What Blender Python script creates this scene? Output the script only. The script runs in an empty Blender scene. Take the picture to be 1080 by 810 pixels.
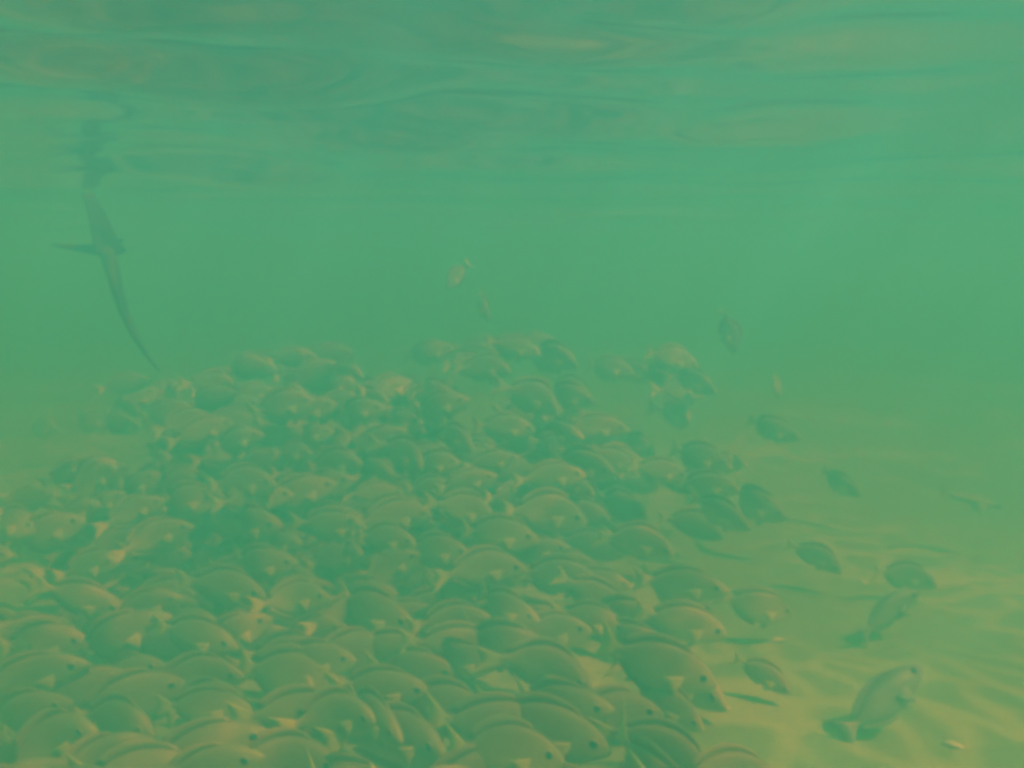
import bpy, bmesh, math, random
from mathutils import Vector, Matrix, Euler
from mathutils.noise import noise as pnoise

random.seed(11)
S = bpy.context.scene
C = S.collection
R = math.radians

# ------------------------------------------------------------------ camera
CAM_Z = 1.15                     # metres above the sand
SURF_Z = 1.51                    # water surface
HFOV = R(65.0)
PITCH = R(-7.0)
cam_d = bpy.data.cameras.new('camera')
cam_d.sensor_width = 36.0
cam_d.lens = 18.0 / math.tan(HFOV / 2)
cam_d.clip_start = 0.02
cam_d.clip_end = 500.0
cam = bpy.data.objects.new('camera', cam_d)
C.objects.link(cam)
cam.location = (0, 0, CAM_Z)
cam.rotation_euler = (R(90) + PITCH, 0, 0)
S.camera = cam

# ------------------------------------------------------------------ sky and sun
SUN_EL, SUN_AZ = R(55), R(130)    # azimuth from +Y (straight ahead) towards +X (right)
w = bpy.data.worlds.new('World')
S.world = w
w.use_nodes = True
nt = w.node_tree
sky = nt.nodes.new('ShaderNodeTexSky')
sky.sky_type = 'NISHITA'
sky.sun_disc = False
sky.sun_elevation = SUN_EL
sky.sun_rotation = SUN_AZ
bgn = nt.nodes['Background']
bgn.inputs['Strength'].default_value = 0.15
nt.links.new(sky.outputs[0], bgn.inputs['Color'])
sl = bpy.data.lights.new('sun', 'SUN')
sl.energy = 2.0
sl.angle = R(1.5)
sl.color = (1.0, 0.93, 0.82)
so = bpy.data.objects.new('sun', sl)
C.objects.link(so)
sdir = Vector((math.sin(SUN_AZ) * math.cos(SUN_EL), math.cos(SUN_AZ) * math.cos(SUN_EL), math.sin(SUN_EL)))
so.rotation_euler = sdir.to_track_quat('Z', 'Y').to_euler()
so.location = (0, 0, 30)

S.view_settings.view_transform = 'Standard'
S.view_settings.look = 'None'
S.view_settings.exposure = 1.80
S.view_settings.gamma = 1.0
S.view_settings.use_curve_mapping = False
S.render.engine = 'CYCLES'
S.cycles.use_denoising = True
S.cycles.pixel_filter_type = "BLACKMAN_HARRIS"
S.cycles.filter_width = 4.5
S.cycles.volume_bounces = 3
S.cycles.max_bounces = 8
S.cycles.transparent_max_bounces = 12
S.cycles.glossy_bounces = 3

# ------------------------------------------------------------------ murky water (the air of this place)
WATER_S = (0.054, 0.460, 0.520)  # scattering per metre
WATER_T = (0.245, 0.610, 0.960)  # extinction per metre
DENS = 1.3

def mat(name):
    m = bpy.data.materials.new(name)
    m.use_nodes = True
    return m

hz = mat('murky_water')
ht = hz.node_tree
ht.nodes.clear()
ho = ht.nodes.new('ShaderNodeOutputMaterial')
hv = ht.nodes.new('ShaderNodeVolumePrincipled')
hv.inputs['Density'].default_value = DENS
hv.inputs['Color'].default_value = tuple(s / DENS for s in WATER_S) + (1,)
hv.inputs['Absorption Color'].default_value = tuple((1 - (t - s) / (DENS - s)) ** 2 for s, t in zip(WATER_S, WATER_T)) + (1,)
hv.inputs['Anisotropy'].default_value = 0.15
ht.links.new(hv.outputs[0], ho.inputs['Volume'])

def mesh_from(name, verts, faces, mats=(), smooth=True):
    me = bpy.data.meshes.new(name)
    me.from_pydata([tuple(v) for v in verts], [], faces)
    for m in mats:
        me.materials.append(m)
    if smooth:
        me.polygons.foreach_set('use_smooth', [True] * len(me.polygons))
    me.update()
    return me

def link(name, me, parent=None):
    o = bpy.data.objects.new(name, me)
    C.objects.link(o)
    if parent:
        o.parent = parent
    return o

HX, HY0, HY1 = 62.0, -14.0, 92.0
hb = [(x, y, z) for z in (-1.0, SURF_Z + 0.35) for x, y in ((-HX, HY0), (HX, HY0), (HX, HY1), (-HX, HY1))]
hf = [(3, 2, 1, 0), (4, 5, 6, 7), (0, 1, 5, 4), (1, 2, 6, 5), (2, 3, 7, 6), (3, 0, 4, 7)]
haze = link('haze', mesh_from('haze', hb, hf, [hz], False))
haze['kind'] = 'stuff'

# ------------------------------------------------------------------ grids
def lines(a0, a1, lo, hi, step, grow=1.22):
    """spacing `step` inside [lo, hi], growing outwards to a0 and a1"""
    n = int(round((hi - lo) / step))
    v = [lo + (hi - lo) * i / n for i in range(n + 1)]
    s, p = step, hi
    while p < a1:
        s *= grow
        p = min(a1, p + s)
        if a1 - p < s * 0.4:
            p = a1
        v.append(p)
    s, p = step, lo
    while p > a0:
        s *= grow
        p = max(a0, p - s)
        if p - a0 < s * 0.4:
            p = a0
        v.insert(0, p)
    return v

def sheet(name, xs, ys, fz, m, up=True):
    nx = len(xs)
    verts = [(x, y, fz(x, y)) for y in ys for x in xs]
    faces = []
    for j in range(len(ys) - 1):
        for i in range(nx - 1):
            a = j * nx + i
            faces.append((a, a + 1, a + 1 + nx, a + nx))
    o = link(name, mesh_from(name, verts, faces, [m]))
    o['kind'] = 'structure'
    return o

# ------------------------------------------------------------------ sand
def sand_z(x, y):
    d = math.hypot(x, y - 3)
    fade = max(0.0, min(1.0, (16 - d) / 8))
    z = 0.10 * pnoise(Vector((x * 0.33, y * 0.33, 3.1))) + 0.05 * pnoise(Vector((x * 0.9, y * 0.9, 8.0)))
    warp = 0.9 * pnoise(Vector((x * 0.8, y * 0.8, 1.0))) + 0.35 * pnoise(Vector((x * 2.1, y * 2.1, 5.0)))
    ph = (y * 0.93 + x * 0.36 + warp * 0.35) * 2 * math.pi / 0.27
    amp = 0.005 * (0.6 + 0.8 * pnoise(Vector((x * 0.7, y * 0.7, 12.0))))
    z += fade * amp * math.sin(ph)
    z += fade * 0.012 * pnoise(Vector((x * 4.5, y * 4.5, 2.0)))
    return z

sm = mat('sand')
t = sm.node_tree
pb = t.nodes['Principled BSDF']
pb.inputs['Roughness'].default_value = 0.95
pb.inputs['Specular IOR Level'].default_value = 0.1
tc = t.nodes.new('ShaderNodeTexCoord')
n1 = t.nodes.new('ShaderNodeTexNoise'); n1.inputs['Scale'].default_value = 1.7; n1.inputs['Detail'].default_value = 6
n2 = t.nodes.new('ShaderNodeTexNoise'); n2.inputs['Scale'].default_value = 60; n2.inputs['Detail'].default_value = 4
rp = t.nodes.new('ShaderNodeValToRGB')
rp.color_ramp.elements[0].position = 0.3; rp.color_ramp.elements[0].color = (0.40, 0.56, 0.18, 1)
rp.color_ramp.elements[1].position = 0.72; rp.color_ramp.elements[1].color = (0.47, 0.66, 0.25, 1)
mx = t.nodes.new('ShaderNodeMix'); mx.data_type = 'RGBA'; mx.blend_type = 'MULTIPLY'; mx.inputs[0].default_value = 0.5
bp = t.nodes.new('ShaderNodeBump'); bp.inputs['Strength'].default_value = 0.35; bp.inputs['Distance'].default_value = 0.01
t.links.new(tc.outputs['Object'], n1.inputs['Vector'])
t.links.new(tc.outputs['Object'], n2.inputs['Vector'])
t.links.new(n1.outputs[0], rp.inputs[0])
t.links.new(rp.outputs[0], mx.inputs[6])
t.links.new(n2.outputs[0], mx.inputs[7])
t.links.new(mx.outputs[2], pb.inputs['Base Color'])
t.links.new(n2.outputs[0], bp.inputs['Height'])
t.links.new(bp.outputs[0], pb.inputs['Normal'])
sheet('sand_floor', lines(-60, 60, -4.5, 5.5, 0.045), lines(-12, 90, 0.6, 9, 0.045), sand_z, sm)

# ------------------------------------------------------------------ water surface, rippled
def on_surface(px, py):
    v = Euler((R(90) + PITCH, 0, 0)).to_matrix() @ Vector(((px - 540) * math.tan(HFOV / 2) / 540, (405 - py) * math.tan(HFOV / 2) / 540, -1.0))
    k = (SURF_Z - CAM_Z) / v.z
    return v.x * k, v.y * k

SWELLS = []
for px, py, lx, ly, a in [(215, 88, .52, .30, .34), (430, 38, .60, .22, .33), (180, 14, .40, .16, .30), (430, 137, .50, .34, .27),
                          (570, 125, .40, .30, .18), (275, 182, .55, .50, .20), (60, 75, .25, .22, .22), (930, 50, .30, .22, .18),
                          (830, 130, .35, .35, .14), (700, 8, .30, .14, .20), (640, 52, .26, .14, .18)]:
    SWELLS.append(on_surface(px, py) + (lx * 0.60, ly * 0.60, a * 0.95))

def surf_z(x, y):
    d = math.hypot(x, y)
    fade = max(0.0, min(1.0, (24 - d) / 14))
    q = Vector((x * 0.65 + 0.2 * y, y * 0.95 - 0.1 * x, 0.0))
    z = 0.045 * pnoise(q + Vector((3.7, 9.2, 0.4)))
    z += 0.030 * pnoise(q * 2.3 + Vector((1.2, 4.0, 7.0)))
    k = max(0.0, 0.55 - 0.16 * x) ** 0.8          # choppier towards the left, as in the picture
    z += fade * 0.016 * min(1.5, k) * pnoise(Vector((x * 1.6 + y * 0.5, y * 5.5, 2.2)))
    z += fade * 0.007 * min(1.5, k) * pnoise(Vector((x * 4.0 - y, y * 11.0, 6.2)))
    for x0, y0, lx, ly, a in SWELLS:              # steeper wave faces turned towards the viewer
        u, v = (x - x0) / lx, (y - y0) / ly
        if abs(u) < 2 and abs(v) < 2:
            z -= a * ly * v * math.exp(-v ** 4 - u ** 4)
    return SURF_Z + z * (0.35 + 0.65 * fade)

wm = mat('water_surface')
t = wm.node_tree
t.nodes.remove(t.nodes['Principled BSDF'])
out = t.nodes['Material Output']
fr = t.nodes.new('ShaderNodeFresnel'); fr.inputs['IOR'].default_value = 1.333
gl = t.nodes.new('ShaderNodeBsdfGlossy'); gl.inputs['Roughness'].default_value = 0.11
tr = t.nodes.new('ShaderNodeBsdfTransparent')
ms = t.nodes.new('ShaderNodeMixShader')
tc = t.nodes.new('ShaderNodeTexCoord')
# caustic light pattern painted into the transparent colour: bright cell edges, dimmer cells
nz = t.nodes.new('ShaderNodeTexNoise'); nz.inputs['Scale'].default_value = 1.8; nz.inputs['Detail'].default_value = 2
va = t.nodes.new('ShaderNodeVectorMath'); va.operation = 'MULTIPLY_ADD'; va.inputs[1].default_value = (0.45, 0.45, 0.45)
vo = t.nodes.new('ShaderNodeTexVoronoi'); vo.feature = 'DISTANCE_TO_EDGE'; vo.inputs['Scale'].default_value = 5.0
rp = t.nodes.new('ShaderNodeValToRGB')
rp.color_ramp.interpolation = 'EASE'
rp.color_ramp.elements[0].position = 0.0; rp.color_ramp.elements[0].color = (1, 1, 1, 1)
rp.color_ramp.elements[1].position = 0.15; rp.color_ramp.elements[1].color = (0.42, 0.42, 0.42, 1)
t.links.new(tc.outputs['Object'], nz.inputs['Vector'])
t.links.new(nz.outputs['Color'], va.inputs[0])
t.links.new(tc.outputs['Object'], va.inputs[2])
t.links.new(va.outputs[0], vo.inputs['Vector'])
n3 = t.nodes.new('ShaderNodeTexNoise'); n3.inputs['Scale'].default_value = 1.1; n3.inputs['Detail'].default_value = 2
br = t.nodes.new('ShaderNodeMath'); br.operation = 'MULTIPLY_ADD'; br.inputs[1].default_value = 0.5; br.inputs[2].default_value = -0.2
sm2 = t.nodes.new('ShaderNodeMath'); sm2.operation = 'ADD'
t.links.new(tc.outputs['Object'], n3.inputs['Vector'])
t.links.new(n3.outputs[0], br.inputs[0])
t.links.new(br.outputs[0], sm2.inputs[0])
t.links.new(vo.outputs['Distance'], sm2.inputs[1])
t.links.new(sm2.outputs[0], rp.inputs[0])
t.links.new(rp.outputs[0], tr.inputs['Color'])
t.links.new(fr.outputs[0], ms.inputs[0])
t.links.new(tr.outputs[0], ms.inputs[1])
t.links.new(gl.outputs[0], ms.inputs[2])
t.links.new(ms.outputs[0], out.inputs['Surface'])
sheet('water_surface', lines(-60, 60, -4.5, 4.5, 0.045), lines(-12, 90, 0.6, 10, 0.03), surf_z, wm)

# ------------------------------------------------------------------ fish materials
def ramp_z(m, stops, extra=0.0):
    """colour by height on the animal itself: dark back, pale belly"""
    t = m.node_tree
    pb = t.nodes['Principled BSDF']
    tc = t.nodes.new('ShaderNodeTexCoord')
    sx = t.nodes.new('ShaderNodeSeparateXYZ')
    nz = t.nodes.new('ShaderNodeTexNoise'); nz.inputs['Scale'].default_value = 14; nz.inputs['Detail'].default_value = 3
    ad = t.nodes.new('ShaderNodeMath'); ad.operation = 'MULTIPLY_ADD'
    ad.inputs[1].default_value = 0.15
    mr = t.nodes.new('ShaderNodeMapRange')
    mr.inputs['From Min'].default_value = -0.20; mr.inputs['From Max'].default_value = 0.27
    rp = t.nodes.new('ShaderNodeValToRGB')
    el = rp.color_ramp.elements
    while len(el) < len(stops):
        el.new(0.5)
    for e, (p, c) in zip(el, stops):
        e.position = p; e.color = c + (1,)
    t.links.new(tc.outputs['Object'], sx.inputs[0])
    t.links.new(tc.outputs['Object'], nz.inputs['Vector'])
    t.links.new(nz.outputs[0], ad.inputs[0])
    t.links.new(sx.outputs['Z'], ad.inputs[2])
    t.links.new(ad.outputs[0], mr.inputs[0])
    t.links.new(mr.outputs[0], rp.inputs[0])
    t.links.new(rp.outputs[0], pb.inputs['Base Color'])
    sc = t.nodes.new('ShaderNodeTexVoronoi'); sc.inputs['Scale'].default_value = 55
    bm = t.nodes.new('ShaderNodeBump'); bm.inputs['Strength'].default_value = 0.1; bm.inputs['Distance'].default_value = 0.01
    t.links.new(tc.outputs['Object'], sc.inputs['Vector'])
    t.links.new(sc.outputs['Distance'], bm.inputs['Height'])
    t.links.new(bm.outputs[0], pb.inputs['Normal'])
    return pb

M_BODY = mat('grey_fish_skin')
pb = ramp_z(M_BODY, [(0.0, (0.64, 0.64, 0.16)), (0.30, (0.58, 0.57, 0.13)), (0.45, (0.48, 0.47, 0.10)), (0.64, (0.36, 0.345, 0.07)), (0.90, (0.24, 0.225, 0.045))])
pb.inputs['Metallic'].default_value = 0.1
pb.inputs['Roughness'].default_value = 0.6
M_DARK = mat('dark_fish_skin')
pb = ramp_z(M_DARK, [(0.0, (0.42, 0.48, 0.52)), (0.5, (0.30, 0.36, 0.42)), (1.0, (0.18, 0.22, 0.28))])
pb.inputs['Roughness'].default_value = 0.45

M_DUSK = mat('dusky_fish_skin')
pb = ramp_z(M_DUSK, [(0.0, (0.46, 0.46, 0.18)), (0.5, (0.34, 0.33, 0.13)), (1.0, (0.19, 0.18, 0.07))])
pb.inputs['Roughness'].default_value = 0.6

def plain(name, col, rough=0.5):
    m = mat(name)
    t = m.node_tree
    p = t.nodes['Principled BSDF']
    tc = t.nodes.new('ShaderNodeTexCoord')
    n = t.nodes.new('ShaderNodeTexNoise'); n.inputs['Scale'].default_value = 25
    r = t.nodes.new('ShaderNodeValToRGB')
    r.color_ramp.elements[0].color = tuple(c * 0.75 for c in col) + (1,)
    r.color_ramp.elements[1].color = tuple(min(1, c * 1.25) for c in col) + (1,)
    t.links.new(tc.outputs['Object'], n.inputs['Vector'])
    t.links.new(n.outputs[0], r.inputs[0])
    t.links.new(r.outputs[0], p.inputs['Base Color'])
    p.inputs['Roughness'].default_value = rough
    return m

M_YEL = plain('yellow_tail_skin', (0.60, 0.60, 0.002))
M_FIN = plain('olive_fin_skin', (0.30, 0.26, 0.06))
M_PEC = plain('yellow_fin_skin', (0.54, 0.55, 0.003))
M_IRIS = plain('pale_iris', (0.50, 0.47, 0.30))
M_EYE = plain('black_eye', (0.006, 0.006, 0.006), 0.6)

# ------------------------------------------------------------------ fish builder (length 1, head to +X, back to +Z)
def interp(tab, x):
    for (x0, v0), (x1, v1) in zip(tab, tab[1:]):
        if x1 <= x <= x0:
            f = (x0 - x) / (x0 - x1)
            return v0 + (v1 - v0) * f
    return tab[-1][1] if x < tab[-1][0] else tab[0][1]

TOP = [(.50, -.030), (.475, .010), (.44, .052), (.40, .090), (.33, .142), (.22, .192), (.08, .215), (-.06, .200), (-.18, .145), (-.26, .082), (-.32, .042), (-.37, .034)]
BOT = [(.50, -.052), (.475, -.078), (.44, -.100), (.40, -.122), (.33, -.158), (.22, -.196), (.08, -.212), (-.06, -.194), (-.18, -.138), (-.26, -.078), (-.32, -.038), (-.37, -.030)]
WID = [(.50, .010), (.475, .026), (.44, .040), (.40, .052), (.33, .066), (.22, .078), (.08, .080), (-.06, .070), (-.18, .048), (-.26, .028), (-.32, .016), (-.37, .011)]

def bend(v, b):
    """swimming bend: the tail half swings to one side"""
    x = v[0]
    k = max(0.0, 0.15 - x)
    f = max(0.0, x - 0.15)
    return (v[0] + abs(b) * 0.12 * k * k, v[1] + b * (k * k * 0.9 + f * f * 0.35), v[2])

def body_mesh(name, m, b, deep=1.0, wide=1.0):
    xs = [.50, .485, .455, .42, .37, .30, .20, .10, 0, -.10, -.19, -.26, -.31, -.37]
    N = 14
    vs, fs = [], []
    for x in xs:
        zt, zb, hw = interp(TOP, x) * deep, interp(BOT, x) * deep, interp(WID, x) * wide
        zc, hz_ = (zt + zb) / 2, (zt - zb) / 2
        for k in range(N):
            a = 2 * math.pi * k / N
            c, s = math.cos(a), math.sin(a)
            yy = hw * math.copysign(abs(c) ** 0.9, c)
            zz = zc + hz_ * s
            vs.append(bend((x, yy, zz), b))
    for i in range(len(xs) - 1):
        for k in range(N):
            fs.append((i * N + k, i * N + (k + 1) % N, (i + 1) * N + (k + 1) % N, (i + 1) * N + k))
    fs.append(tuple(range(N)))
    fs.append(tuple(reversed(range((len(xs) - 1) * N, len(xs) * N))))
    return mesh_from(name, vs, fs, [m])

def plate(name, strips, m, b, th=0.006):
    """a fin: strips is a list of (root point, tip point); solid, thin at the tip"""
    vs, fs = [], []
    n = len(strips)
    for side in (-1, 1):
        for r, mid, tip in strips:
            for p, h in ((r, th), (mid, th * 0.7), (tip, th * 0.25)):
                vs.append(bend((p[0], p[1] + side * h, p[2]), b))
    o = n * 3
    for i in range(n - 1):
        for j in range(2):
            a = i * 3 + j
            fs.append((a, a + 3, a + 4, a + 1))
            fs.append((o + a, o + a + 1, o + a + 4, o + a + 3))
        fs.append((i * 3 + 2, i * 3 + 5, o + i * 3 + 5, o + i * 3 + 2))
        fs.append((i * 3, o + i * 3, o + i * 3 + 3, i * 3 + 3))
    fs.append((0, 1, o + 1, o)); fs.append((1, 2, o + 2, o + 1))
    e = (n - 1) * 3
    fs.append((e, o + e, o + e + 1, e + 1)); fs.append((e + 1, o + e + 1, o + e + 2, e + 2))
    return mesh_from(name, vs, fs, [m])

def lerp3(a, b, f):
    return tuple(a[i] + (b[i] - a[i]) * f for i in range(3))

def strip(r, t):
    return (r, lerp3(r, t, 0.55), t)

def tail_strips(spread=1.0):
    out = []
    for k in range(9):
        f = -1 + 2 * k / 8
        r = (-.355, 0, 0.002 + 0.030 * f)
        L = 0.125 + 0.055 * abs(f) ** 1.4
        t = (-.370 - L, 0, 0.002 + (0.185 * f) * spread)
        out.append(strip(r, t))
    return out

def dorsal_strips(deep):
    out = []
    for k in range(12):
        f = k / 11
        x = .26 - .54 * f
        h = 0.058 * math.sin(math.pi * min(1, 0.18 + f * 0.80)) ** 0.6 + 0.010 * f
        z = interp(TOP, x) * deep
        out.append(strip((x, 0, z - .012), (x - 0.035 - 0.03 * f, 0, z + h * deep)))
    return out

def anal_strips(deep):
    out = []
    for k in range(9):
        f = k / 8
        x = .02 - .30 * f
        h = 0.050 * math.sin(math.pi * min(1, 0.22 + f * 0.76)) ** 0.6
        z = interp(BOT, x) * deep
        out.append(strip((x, 0, z + .012), (x - 0.03 - 0.03 * f, 0, z - h * deep)))
    return out

def pectoral_strips(side, deep):
    out = []
    for k in range(6):
        f = k / 5
        r = (.225 - .008 * f, side * 0.074, -.005 - .055 * f)
        a = R(-6 - 58 * f)
        L = .165 - .055 * f
        t = (r[0] - L * math.cos(a), side * (0.074 + .035), r[2] + L * math.sin(a))
        out.append(strip(r, t))
    return out

def pelvic_strips(deep):
    out = []
    for k in range(4):
        f = k / 3
        r = (.19 - .035 * f, 0, interp(BOT, .19 - .035 * f) * deep + .012)
        t = (.13 - .07 * f, 0, r[2] + (-.085 + .035 * f) * deep)
        out.append(strip(r, t))
    return out

def eye_mesh(side, b, r=0.038, deep=1.0, wide=1.0):
    vs, fs = [], []
    c = (.375, side * 0.050 * wide, .022 * deep)
    nr, nk = 3, 9
    for i in range(nr):
        a = (i + 0.2) / nr * math.pi / 2
        for k in range(nk):
            p = 2 * math.pi * k / nk
            vs.append(bend((c[0] + r * math.cos(p) * math.cos(a), c[1] + side * r * 0.45 * math.sin(a), c[2] + r * math.sin(p) * math.cos(a)), b))
    vs.append(bend((c[0], c[1] + side * r * 0.47, c[2]), b))
    for i in range(nr - 1):
        for k in range(nk):
            q = (i * nk + k, i * nk + (k + 1) % nk, (i + 1) * nk + (k + 1) % nk, (i + 1) * nk + k)
            fs.append(q if side < 0 else q[::-1])
    for k in range(nk):
        q = ((nr - 1) * nk + k, (nr - 1) * nk + (k + 1) % nk, nr * nk)
        fs.append(q if side < 0 else q[::-1])
    me = mesh_from('eye', vs, fs, [M_EYE, M_IRIS])
    for p in me.polygons:
        if p.index < nk:
            p.material_index = 1
    return me

def fish_kit(b, body_m=M_BODY, tail_m=M_YEL, fin_m=M_FIN, deep=1.0, wide=1.0, pec_m=M_PEC):
    kit = [('body', body_mesh('body', body_m, b, deep, wide)),
           ('tail_fin', plate('tail_fin', tail_strips(0.85 + 0.2 * (b > 0)), tail_m, b)),
           ('dorsal_fin', plate('dorsal_fin', dorsal_strips(deep), fin_m, b, 0.005)),
           ('anal_fin', plate('anal_fin', anal_strips(deep), fin_m, b, 0.005)),
           ('pelvic_fin', plate('pelvic_fin', pelvic_strips(deep), fin_m, b, 0.006))]
    for s in (-1, 1):
        kit.append(('pectoral_fin', plate('pectoral_fin', pectoral_strips(s, deep), pec_m, b, 0.004)))
        kit.append(('eye', eye_mesh(s, b, deep=deep, wide=wide)))
    return kit

KITS = [fish_kit(b, deep=d) for b, d in ((-0.9, 1.0), (-0.35, 0.93), (0.1, 1.06), (0.5, 0.97), (1.0, 1.03), (0.0, 0.9))]
KIT_GREY = fish_kit(0.55, M_DARK, M_DARK, M_DARK, 0.72, 1.1, M_DARK)
KIT_SLIM = fish_kit(-0.5, M_DUSK, M_DUSK, M_DUSK, 0.26, 0.8, M_DUSK)
KIT_DUSK = [fish_kit(b, M_DUSK, M_YEL, M_FIN) for b in (-0.4, 0.5)]
KIT_BLUE = fish_kit(-0.3, M_DARK, M_DARK, M_DARK, 0.8, 1.0, M_DARK)

# ------------------------------------------------------------------ photograph pixel and distance -> a point in the place
F = 540 / math.tan(HFOV / 2)
cam_m = Euler((R(90) + PITCH, 0, 0)).to_matrix()

def at(px, py, depth):
    v = Vector(((px - 540) / F, (405 - py) / F, -1.0)) * depth
    return cam_m @ v + Vector((0, 0, CAM_Z))

def orient(yaw, pitch, roll):
    """heading: yaw 0 = picture right, + = away; pitch + = nose up"""
    return (Matrix.Rotation(R(yaw), 3, 'Z') @ Matrix.Rotation(R(-pitch), 3, 'Y') @ Matrix.Rotation(R(roll), 3, 'X'))

placed = []
def put_fish(p, yaw, pitch, roll, size, label, group, kit=None, name='surgeonfish', anchor='eye', cat='fish'):
    M3 = orient(yaw, pitch, roll)
    if anchor == 'eye':
        off = M3 @ (Vector((.375, -.05, .022)) * size)
    else:
        off = Vector((0, 0, 0))
    loc = p - off
    zmin = sand_z(loc.x, loc.y) + 0.26 * size + 0.22 * size * abs(math.sin(R(pitch)))
    if loc.z < zmin:
        loc.z = zmin
    root = bpy.data.objects.new(name, None)
    root.empty_display_size = 0.05
    C.objects.link(root)
    root.matrix_world = Matrix.Translation(loc) @ M3.to_4x4() @ Matrix.Diagonal((size, size * random.uniform(0.85, 1.15), size * random.uniform(0.90, 1.10), 1.0))
    root['label'] = label
    root['category'] = cat
    if group:
        root['group'] = group
    for nm, me in (kit or random.choice(KITS)):
        o = bpy.data.objects.new(nm, me)
        o.parent = root
        C.objects.link(o)
    placed.append(loc)
    return root

# ---- the dense school -------------------------------------------------------
def heading(px, py):
    """fish on the left climb to the right, in the middle they level, on the right they curve down and forward"""
    u = px / 1080
    pitch = 26 - 50 * u + random.gauss(0, 9)
    yaw = -12 - 30 * max(0, u - 0.35) + random.gauss(0, 17)
    if py < 470:
        yaw += random.choice((0, 0, -25, 15))
    return yaw, pitch, random.gauss(0, 6)

def front_depth(px, py):
    return 1.55 + (810 - py) / 450 * 2.35

GROUP = 'fish of the dense school'
def describe(px, py, yaw, pitch):
    """what tells this fish from the others of the school: how it swims, and its place in the school"""
    if yaw < -48:
        att = 'facing the viewer'
    elif yaw > 14:
        att = 'turned away'
    elif pitch > 17:
        att = 'climbing steeply'
    elif pitch > 5:
        att = 'climbing gently'
    elif pitch > -7:
        att = 'swimming level'
    else:
        att = 'dipping rightward'
    if py < 425:
        plc = 'upper edge ' + ('left shoulder' if px < 300 else 'left of centre' if px < 460 else 'right of centre' if px < 620 else 'right shoulder')
    elif py < 520:
        plc = 'upper ' + ('left flank' if px < 170 else 'left side' if px < 330 else 'centre' if px < 520 else 'right side' if px < 660 else 'right flank')
    elif py < 640:
        plc = 'middle ' + ('left flank' if px < 150 else 'left side' if px < 320 else 'centre' if px < 500 else 'right side' if px < 640 else 'right flank')
    elif py < 725:
        plc = 'lower ' + ('left flank' if px < 150 else 'left side' if px < 320 else 'centre' if px < 500 else 'right side' if px < 640 else 'right flank')
    else:
        plc = 'front rank ' + ('left end' if px < 170 else 'left half' if px < 380 else 'right half' if px < 570 else 'right end')
    return "grey fish %s in the school's %s" % (att, plc)

NAMED = {}
def remember(root, px):
    NAMED.setdefault(root['label'], []).append((px, root))

def order_labels():
    words = ['', 'second', 'third', 'fourth', 'fifth', 'sixth', 'seventh', 'eighth', 'ninth', 'tenth', 'eleventh', 'twelfth', 'thirteenth', 'fourteenth', 'fifteenth', 'sixteenth', 'seventeenth', 'eighteenth', 'nineteenth']
    count = ['', '', 'two', 'three', 'four', 'five', 'six', 'seven', 'eight', 'nine', 'ten', 'eleven', 'twelve', 'thirteen', 'fourteen', 'fifteen', 'sixteen', 'seventeen', 'eighteen', 'nineteen']
    for lab, lst in NAMED.items():
        lst.sort(key=lambda e: e[0])
        n = len(lst)
        if n == 1 or n > 19:
            continue
        for i, (px, root) in enumerate(lst):
            how = ('leftmost of ' + count[n]) if i == 0 else ('rightmost of ' + count[n]) if i == n - 1 else words[i] + ' from left'
            root['label'] = lab + ', ' + how

EYES = [(378,556),(430,570),(435,586),(446,540),(515,543),(486,582),(516,619),(544,597),(557,566),(592,577),(609,545),
 (622,612),(338,628),(423,656),(511,654),(558,650),(525,666),(523,685),(514,698),(570,686),(450,690),(362,695),(319,716),
 (351,716),(440,727),(508,755),(613,718),(630,747),(362,757),(385,756),(411,772),(455,786),(576,768),(552,797),(579,797),
 (626,785),(30,553),(77,549),(3,584),(186,563),(193,555),(180,631),(119,640),(302,593),(269,625),(274,655),(75,702),
 (163,654),(244,711),(251,745),(267,776),(258,801),(237,678),(115,591),(269,458),(322,422),(343,454),(322,476),(158,502),
 (97,533),(165,528),(221,525),(281,508),(300,520),(345,510),(397,429),(485,421),(493,470),(564,370),(602,382),(582,426),
 (557,451),(605,460),(540,482),(609,499),(373,487),(363,506),(472,514),(621,517),(516,502),(476,486),(655,450),(440,487),
 (583,522),(719,500),(638,495),(782,552),(702,580),(731,382),(749,410),(756,620),(742,716),(757,665)]

for (px, py) in EYES:
    yaw, pitch, roll = heading(px, py)
    d = front_depth(px, py) + random.uniform(-0.12, 0.12)
    lab, grp = describe(px, py, yaw, pitch), GROUP
    remember(put_fish(at(px, py, d), yaw, pitch, roll, random.uniform(0.235, 0.33), lab, grp), px)

OUT = [(-30,660),(-30,545),(30,520),(55,480),(105,450),(125,405),(170,392),(215,388),(270,366),(330,362),(400,372),(440,358),
       (500,366),(560,362),(640,362),(690,372),(728,392),(752,430),(756,475),(800,520),(840,580),(850,660),(840,760),(830,830),(-30,830)]
def inside(x, y):
    c = False
    for (x0, y0), (x1, y1) in zip(OUT, OUT[1:] + OUT[:1]):
        if (y0 > y) != (y1 > y) and x < (x1 - x0) * (y - y0) / (y1 - y0) + x0:
            c = not c
    return c
GAPS = [(15,612,58),(505,432,38),(594,512,30),(655,428,40),(140,482,28),(60,535,34),(415,372,34),(340,350,22),(470,392,22),(612,372,32),(700,462,26),(770,452,36),(195,402,22),(95,470,24),(25,490,30),(540,395,20),(700,540,30),(760,600,34),(690,650,26)]

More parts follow.
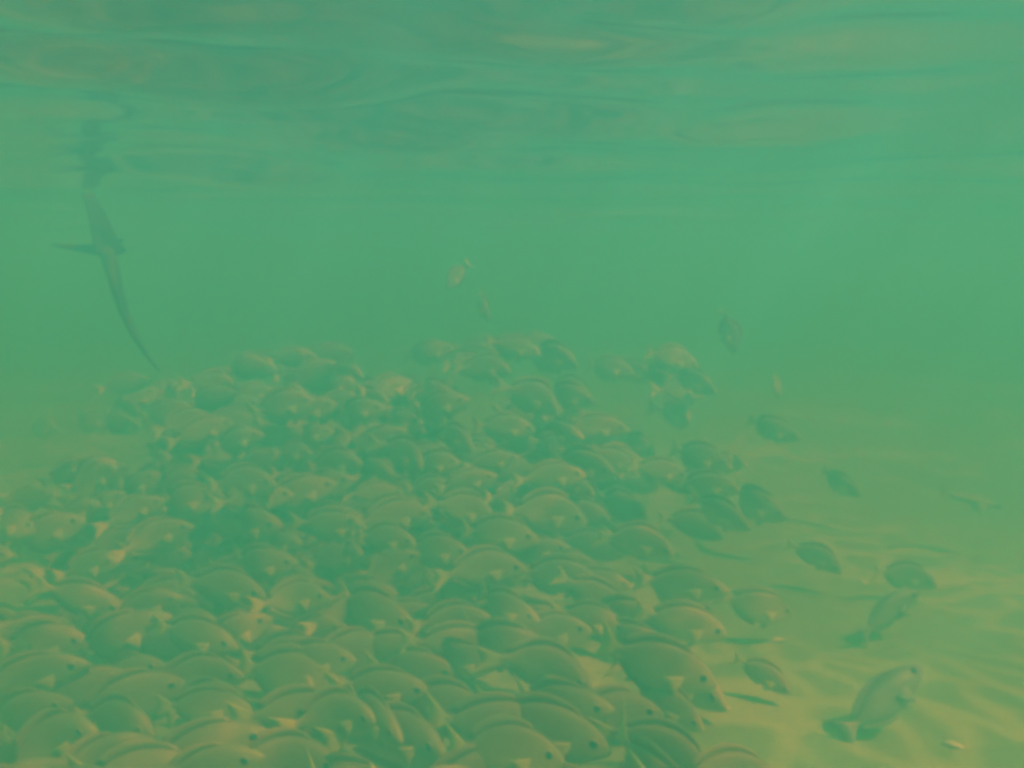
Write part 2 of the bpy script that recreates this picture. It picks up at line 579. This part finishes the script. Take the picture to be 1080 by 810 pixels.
n, tries = len(EYES), 0
while n < 285 and tries < 9000:
    tries += 1
    px, py = random.uniform(-25, 850), random.uniform(362, 830)
    if not inside(px, py):
        continue
    if any(math.hypot(px - gx, py - gy) < gr for gx, gy, gr in GAPS):
        continue
    if px > 620 and random.random() < (px - 620) / 240:
        continue
    d = front_depth(px, py) + random.uniform(0.12, 1.1) * (0.6 if py > 600 else 1)
    p = at(px, py, d)
    if p.z < sand_z(p.x, p.y) + 0.09:
        continue
    if any((p - q).length < 0.115 for q in placed):
        continue
    yaw, pitch, roll = heading(px, py)
    lab, grp = describe(px, py, yaw, pitch), GROUP
    remember(put_fish(p, yaw, pitch, roll, random.uniform(0.235, 0.33), lab, grp, anchor='body'), px)
    n += 1

order_labels()

def deeper_school():
    sets = []
    for kit in KITS[:4]:
        parts = {nm + str(i): me for i, (nm, me) in enumerate(kit) if nm in ('body', 'tail_fin', 'dorsal_fin', 'eye')}
        sets.append([(me, ([v.co.copy() for v in me.vertices], [tuple(p.vertices) for p in me.polygons], [p.material_index for p in me.polygons])) for me in parts.values()])
    mats, vs, fs, mi = [M_BODY, M_YEL, M_FIN, M_EYE, M_IRIS], [], [], []
    k, tries = 0, 0
    while k < 240 and tries < 20000:
        tries += 1
        px, py = random.uniform(-30, 760), random.uniform(375, 860)
        if not inside(px, min(py, 825)) or any(math.hypot(px - gx, py - gy) < gr for gx, gy, gr in GAPS):
            continue
        if px > 600 and random.random() < (px - 600) / 160:
            continue
        if py < 445 and random.random() < 0.6:
            continue
        d = front_depth(px, py) + random.uniform(0.3, 1.0)
        if py > 640:
            d = min(d, front_depth(px, py) + random.uniform(0.12, 0.5))
        p = at(px, py, d)
        if p.z < sand_z(p.x, p.y) + 0.07 or any((p - q).length < 0.112 for q in placed):
            continue
        placed.append(p)
        yaw, pitch, roll = heading(px, py)
        sz = random.uniform(0.26, 0.31)
        M4 = Matrix.Translation(p) @ orient(yaw, pitch, roll).to_4x4() @ Matrix.Diagonal((sz, sz, sz * random.uniform(.92, 1.08), 1))
        for me, (pv, pf, pm) in random.choice(sets):
            o = len(vs)
            vs += [M4 @ v for v in pv]
            fs += [tuple(o + i for i in f) for f in pf]
            mi += [mats.index(me.materials[i]) for i in pm]
        k += 1
    me = mesh_from('deeper_fish', vs, fs, mats)
    me.polygons.foreach_set('material_index', mi)
    o = link('deeper_fish', me)
    o['kind'] = 'stuff'
    o['label'] = 'grey fish packed behind and beneath the front of the school'
deeper_school()

# ---- fish that stand apart from the school -----------------------------------
LONE = [  # px, py, distance, yaw, pitch, roll, size, label, kit, name
 (481, 291, 3.1, 215, -48, 0, .135, 'faint small fish above the school, upper of two blurred ones near the middle', KIT_DUSK[1], 'surgeonfish'),
 (509, 323, 3.2, -40, -62, 0, .135, 'faint small fish just above the school, lower of two blurred ones near the middle', KIT_DUSK[1], 'surgeonfish'),
 (770, 350, 2.7, -15, -74, 10, .155, 'lone dark fish hanging nose down in open water above the sand', KIT_DUSK[0], 'surgeonfish'),
 (815, 452, 3.5, -30, -14, 0, .25, 'broad greenish fish just off the upper right of the school', KIT_DUSK[1], 'surgeonfish'),
 (819, 408, 3.4, 40, -50, 0, .14, 'barely visible fish above the broad greenish one right of the school', None, 'surgeonfish'),
 (885, 509, 3.3, -45, -20, 8, .20, 'dark backed fish alone over pale sand to the right of the school', KIT_DUSK[1], 'surgeonfish'),
 (737, 482, 3.2, -18, -10, 0, .24, 'dark rounded fish at the right shoulder of the school', KIT_DUSK[1], 'surgeonfish'),
 (862, 585, 2.7, -40, -24, 0, .19, 'pale fish with arched dark back over sand beyond the right flank', None, 'surgeonfish'),
 (955, 606, 2.6, -30, -8, 0, .19, 'pale yellow tailed fish low over the sand beneath the dark backed one', None, 'surgeonfish'),
 (935, 656, 2.3, 12, 32, 0, .23, 'bluish grey fish rising obliquely above the bare sand at right', KIT_BLUE, 'grey_fish'),
 (932, 764, 1.75, 22, 33, -35, .24, 'large grey fish with bent tail gliding over bright sand at bottom right', KIT_GREY, 'grey_fish'),
 (1022, 526, 3.0, -8, -14, 0, .26, 'slender dark fish low over the sand near the right edge', KIT_SLIM, 'slender_fish'),
 (806, 710, 1.95, -35, -22, 0, .15, 'small fish with curved dark back over sand right of the front rank', KIT_DUSK[0], 'surgeonfish'),
 (700, 740, 1.75, -30, -22, 0, .20, 'pale fish with yellow tail raised at the lower right edge of the school', None, 'surgeonfish'),
 (45, 452, 4.6, -20, 10, 0, .24, 'blurred bluish fish off the far left edge of the school', None, 'surgeonfish'),
 (95, 446, 4.4, 20, 14, 0, .22, 'blurred fish beside the far left one at the upper left of the school', None, 'surgeonfish'),
]
for px, py, d, yaw, pitch, roll, size, lab, kit, nm in LONE:
    put_fish(at(px, py, d * 1.12), yaw, pitch, roll, size * 1.12, lab, 'fish that swim apart from the school', kit, nm, 'body')

# ------------------------------------------------------------------ ray with a long thin tail, near the surface at left
RAY_D = 2.9
RAY_S = 2.9 / 4.8
def ray_animal():
    """both wings raised in mid beat, head away from the viewer, whip tail hanging back and down"""
    c = at(113, 266, RAY_D)
    U = Vector((-0.62, 0.15, 0.77)).normalized()
    X = Vector((-0.08, 0.85, 0.62)); X = (X - U * X.dot(U)).normalized()
    Y = U.cross(X)
    M3 = Matrix((X, Y, U)).transposed()
    NS, NC = 25, 9
    vs, fs = [], []
    for side in (0, 1):
        for i in range(NS):
            s = -1 + 2 * i / (NS - 1)
            a = abs(s)
            lead = 0.10 * (1 - a ** 1.3) - 0.03 * a ** 2
            trail = -0.09 * (1 - a ** 0.9) - 0.11 * a ** 1.2
            if a < 0.17:
                lead += 0.04 * (1 - a / 0.17) ** 0.6
            for j in range(NC):
                f = j / (NC - 1)
                x = lead + (trail - lead) * f
                th = (0.055 * (1 - a) ** 1.2 + 0.008) * math.sin(math.pi * min(1, f * 0.9 + 0.05)) ** 0.7
                th = th if side else -th * 0.7
                vs.append((x, s * 0.23 - math.copysign(th * 0.75 * min(1, a * 3), s), 0.26 * a ** 1.15 + th * 0.7))
    o = NS * NC
    for i in range(NS - 1):
        for j in range(NC - 1):
            q = i * NC + j
            fs.append((q, q + 1, q + NC + 1, q + NC))
            fs.append((o + q, o + q + NC, o + q + NC + 1, o + q + 1))
        fs.append((i * NC, i * NC + NC, o + i * NC + NC, o + i * NC))
        e = i * NC + NC - 1
        fs.append((e, o + e, o + e + NC, e + NC))
    for i in (0, NS - 1):
        for j in range(NC - 1):
            q = i * NC + j
            fs.append((q, o + q, o + q + 1, q + 1) if i == 0 else (q, q + 1, o + q + 1, o + q))
    # tail: a tapering tube rooted in the back of the disc, part of the same surface
    inv = M3.inverted()
    pts = [(113, 266, 0), (119, 286, -.08), (124, 308, -.16), (131, 330, -.24), (141, 352, -.32), (153, 372, -.40), (168, 391, -.48)]
    path = [inv @ (at(px, py, RAY_D + dd * RAY_S) - c) / RAY_S for px, py, dd in pts]
    rad = [.046, .040, .033, .026, .019, .012, .004]
    NK = 8
    b = len(vs)
    for i, p in enumerate(path):
        d = (path[min(i + 1, len(path) - 1)] - path[max(i - 1, 0)]).normalized()
        e1 = d.orthogonal().normalized(); e2 = d.cross(e1)
        for k in range(NK):
            q = 2 * math.pi * k / NK
            vs.append(tuple(p + (e1 * math.cos(q) + e2 * math.sin(q)) * rad[i]))
    for i in range(len(path) - 1):
        for k in range(NK):
            fs.append((b + i * NK + k, b + i * NK + (k + 1) % NK, b + (i + 1) * NK + (k + 1) % NK, b + (i + 1) * NK + k))
    fs.append(tuple(b + (len(path) - 1) * NK + k for k in range(NK)))
    root = bpy.data.objects.new('ray', None)
    C.objects.link(root)
    root.matrix_world = Matrix.Translation(c) @ M3.to_4x4() @ Matrix.Scale(RAY_S, 4)
    root['label'] = 'dark ray with raised wings and long thin tail just under the rippled surface'
    root['category'] = 'ray'
    link('body', mesh_from('body', vs, fs, [M_RAY]), root)
    for sd in (-1, 1):
        ev, ef = [], []
        for i in range(4):
            for k in range(8):
                a, q = i / 3.4 * math.pi / 2, 2 * math.pi * k / 8
                ev.append((.10 + .018 * math.cos(a) * math.cos(q), sd * .045 + .018 * math.cos(a) * math.sin(q), .035 + .018 * math.sin(a)))
        for i in range(3):
            for k in range(8):
                ef.append((i * 8 + k, i * 8 + (k + 1) % 8, (i + 1) * 8 + (k + 1) % 8, (i + 1) * 8 + k))
        ef.append(tuple(24 + k for k in range(8)))
        link('eye', mesh_from('eye', ev, ef, [M_EYE]), root)

M_RAY = plain('dark_ray_skin', (0.045, 0.042, 0.038), 0.9)
ray_animal()

# ------------------------------------------------------------------ pale shell-shaped pieces added to stand in for light glints on the sand
M_GLINT = plain('pale_glint', (0.86, 0.84, 0.66), 0.35)
def glint_mesh():
    vs, fs = [], []
    NR, NA = 4, 11
    for lay in (0, 1):
        for i in range(NR + 1):
            r = i / NR
            for k in range(NA):
                a = math.pi * (0.08 + 0.84 * k / (NA - 1))
                rr = r * (1 + 0.05 * (k % 2)) * 0.5
                vs.append((rr * math.cos(a), rr * math.sin(a) - 0.2, 0.16 * (1 - r * r) + 0.02 * (k % 2) * r - (0.03 if lay else 0)))
    o = (NR + 1) * NA
    for i in range(NR):
        for k in range(NA - 1):
            q = i * NA + k
            fs.append((q, q + NA, q + NA + 1, q + 1))
            fs.append((o + q, o + q + 1, o + q + NA + 1, o + q + NA))
    for k in range(NA - 1):
        q = NR * NA + k
        fs.append((q, o + q, o + q + 1, q + 1))
    return mesh_from('glint_stand_in', vs, fs, [M_GLINT])

GLINT = glint_mesh()
def ground_hit(px, py):
    v = at(px, py, 1.0) - Vector((0, 0, CAM_Z))
    k = 1.0
    for _ in range(20):
        p = v * k
        z = CAM_Z + p.z
        k *= (CAM_Z - sand_z(p.x, p.y)) / max(1e-3, CAM_Z - z)
    p = v * k
    return Vector((p.x, p.y, sand_z(p.x, p.y) + 0.002))

for px, py, sz, rz, lab in [
    (821, 676, .055, 20, 'pale light glint stand-in on the sand beside the right flank of the school'),
    (911, 615, .045, 70, 'pale light glint stand-in on the sand left of the bluish fish'),
    (1005, 787, .050, -30, 'bright light glint stand-in on the sand right of the large grey fish'),
    (766, 748, .030, 10, 'small pale light glint stand-in on the sand by the lower right edge of the school'),
    (981, 518, .055, 45, 'pale light glint stand-in on the sand just left of the slender dark fish'),
    (1017, 617, .035, 5, 'small pale light glint stand-in alone on the sand near the right edge'),
]:
    o = link('glint_stand_in', GLINT)
    o.matrix_world = Matrix.Translation(ground_hit(px, py)) @ Matrix.Rotation(R(rz), 4, 'Z') @ Matrix.Rotation(R(12), 4, 'X') @ Matrix.Scale(sz, 4)
    o['label'] = lab
    o['category'] = 'shell'  # shell-shaped stand-in for a light glint, not a real shell
    o['group'] = 'light glint stand-ins on the sand'
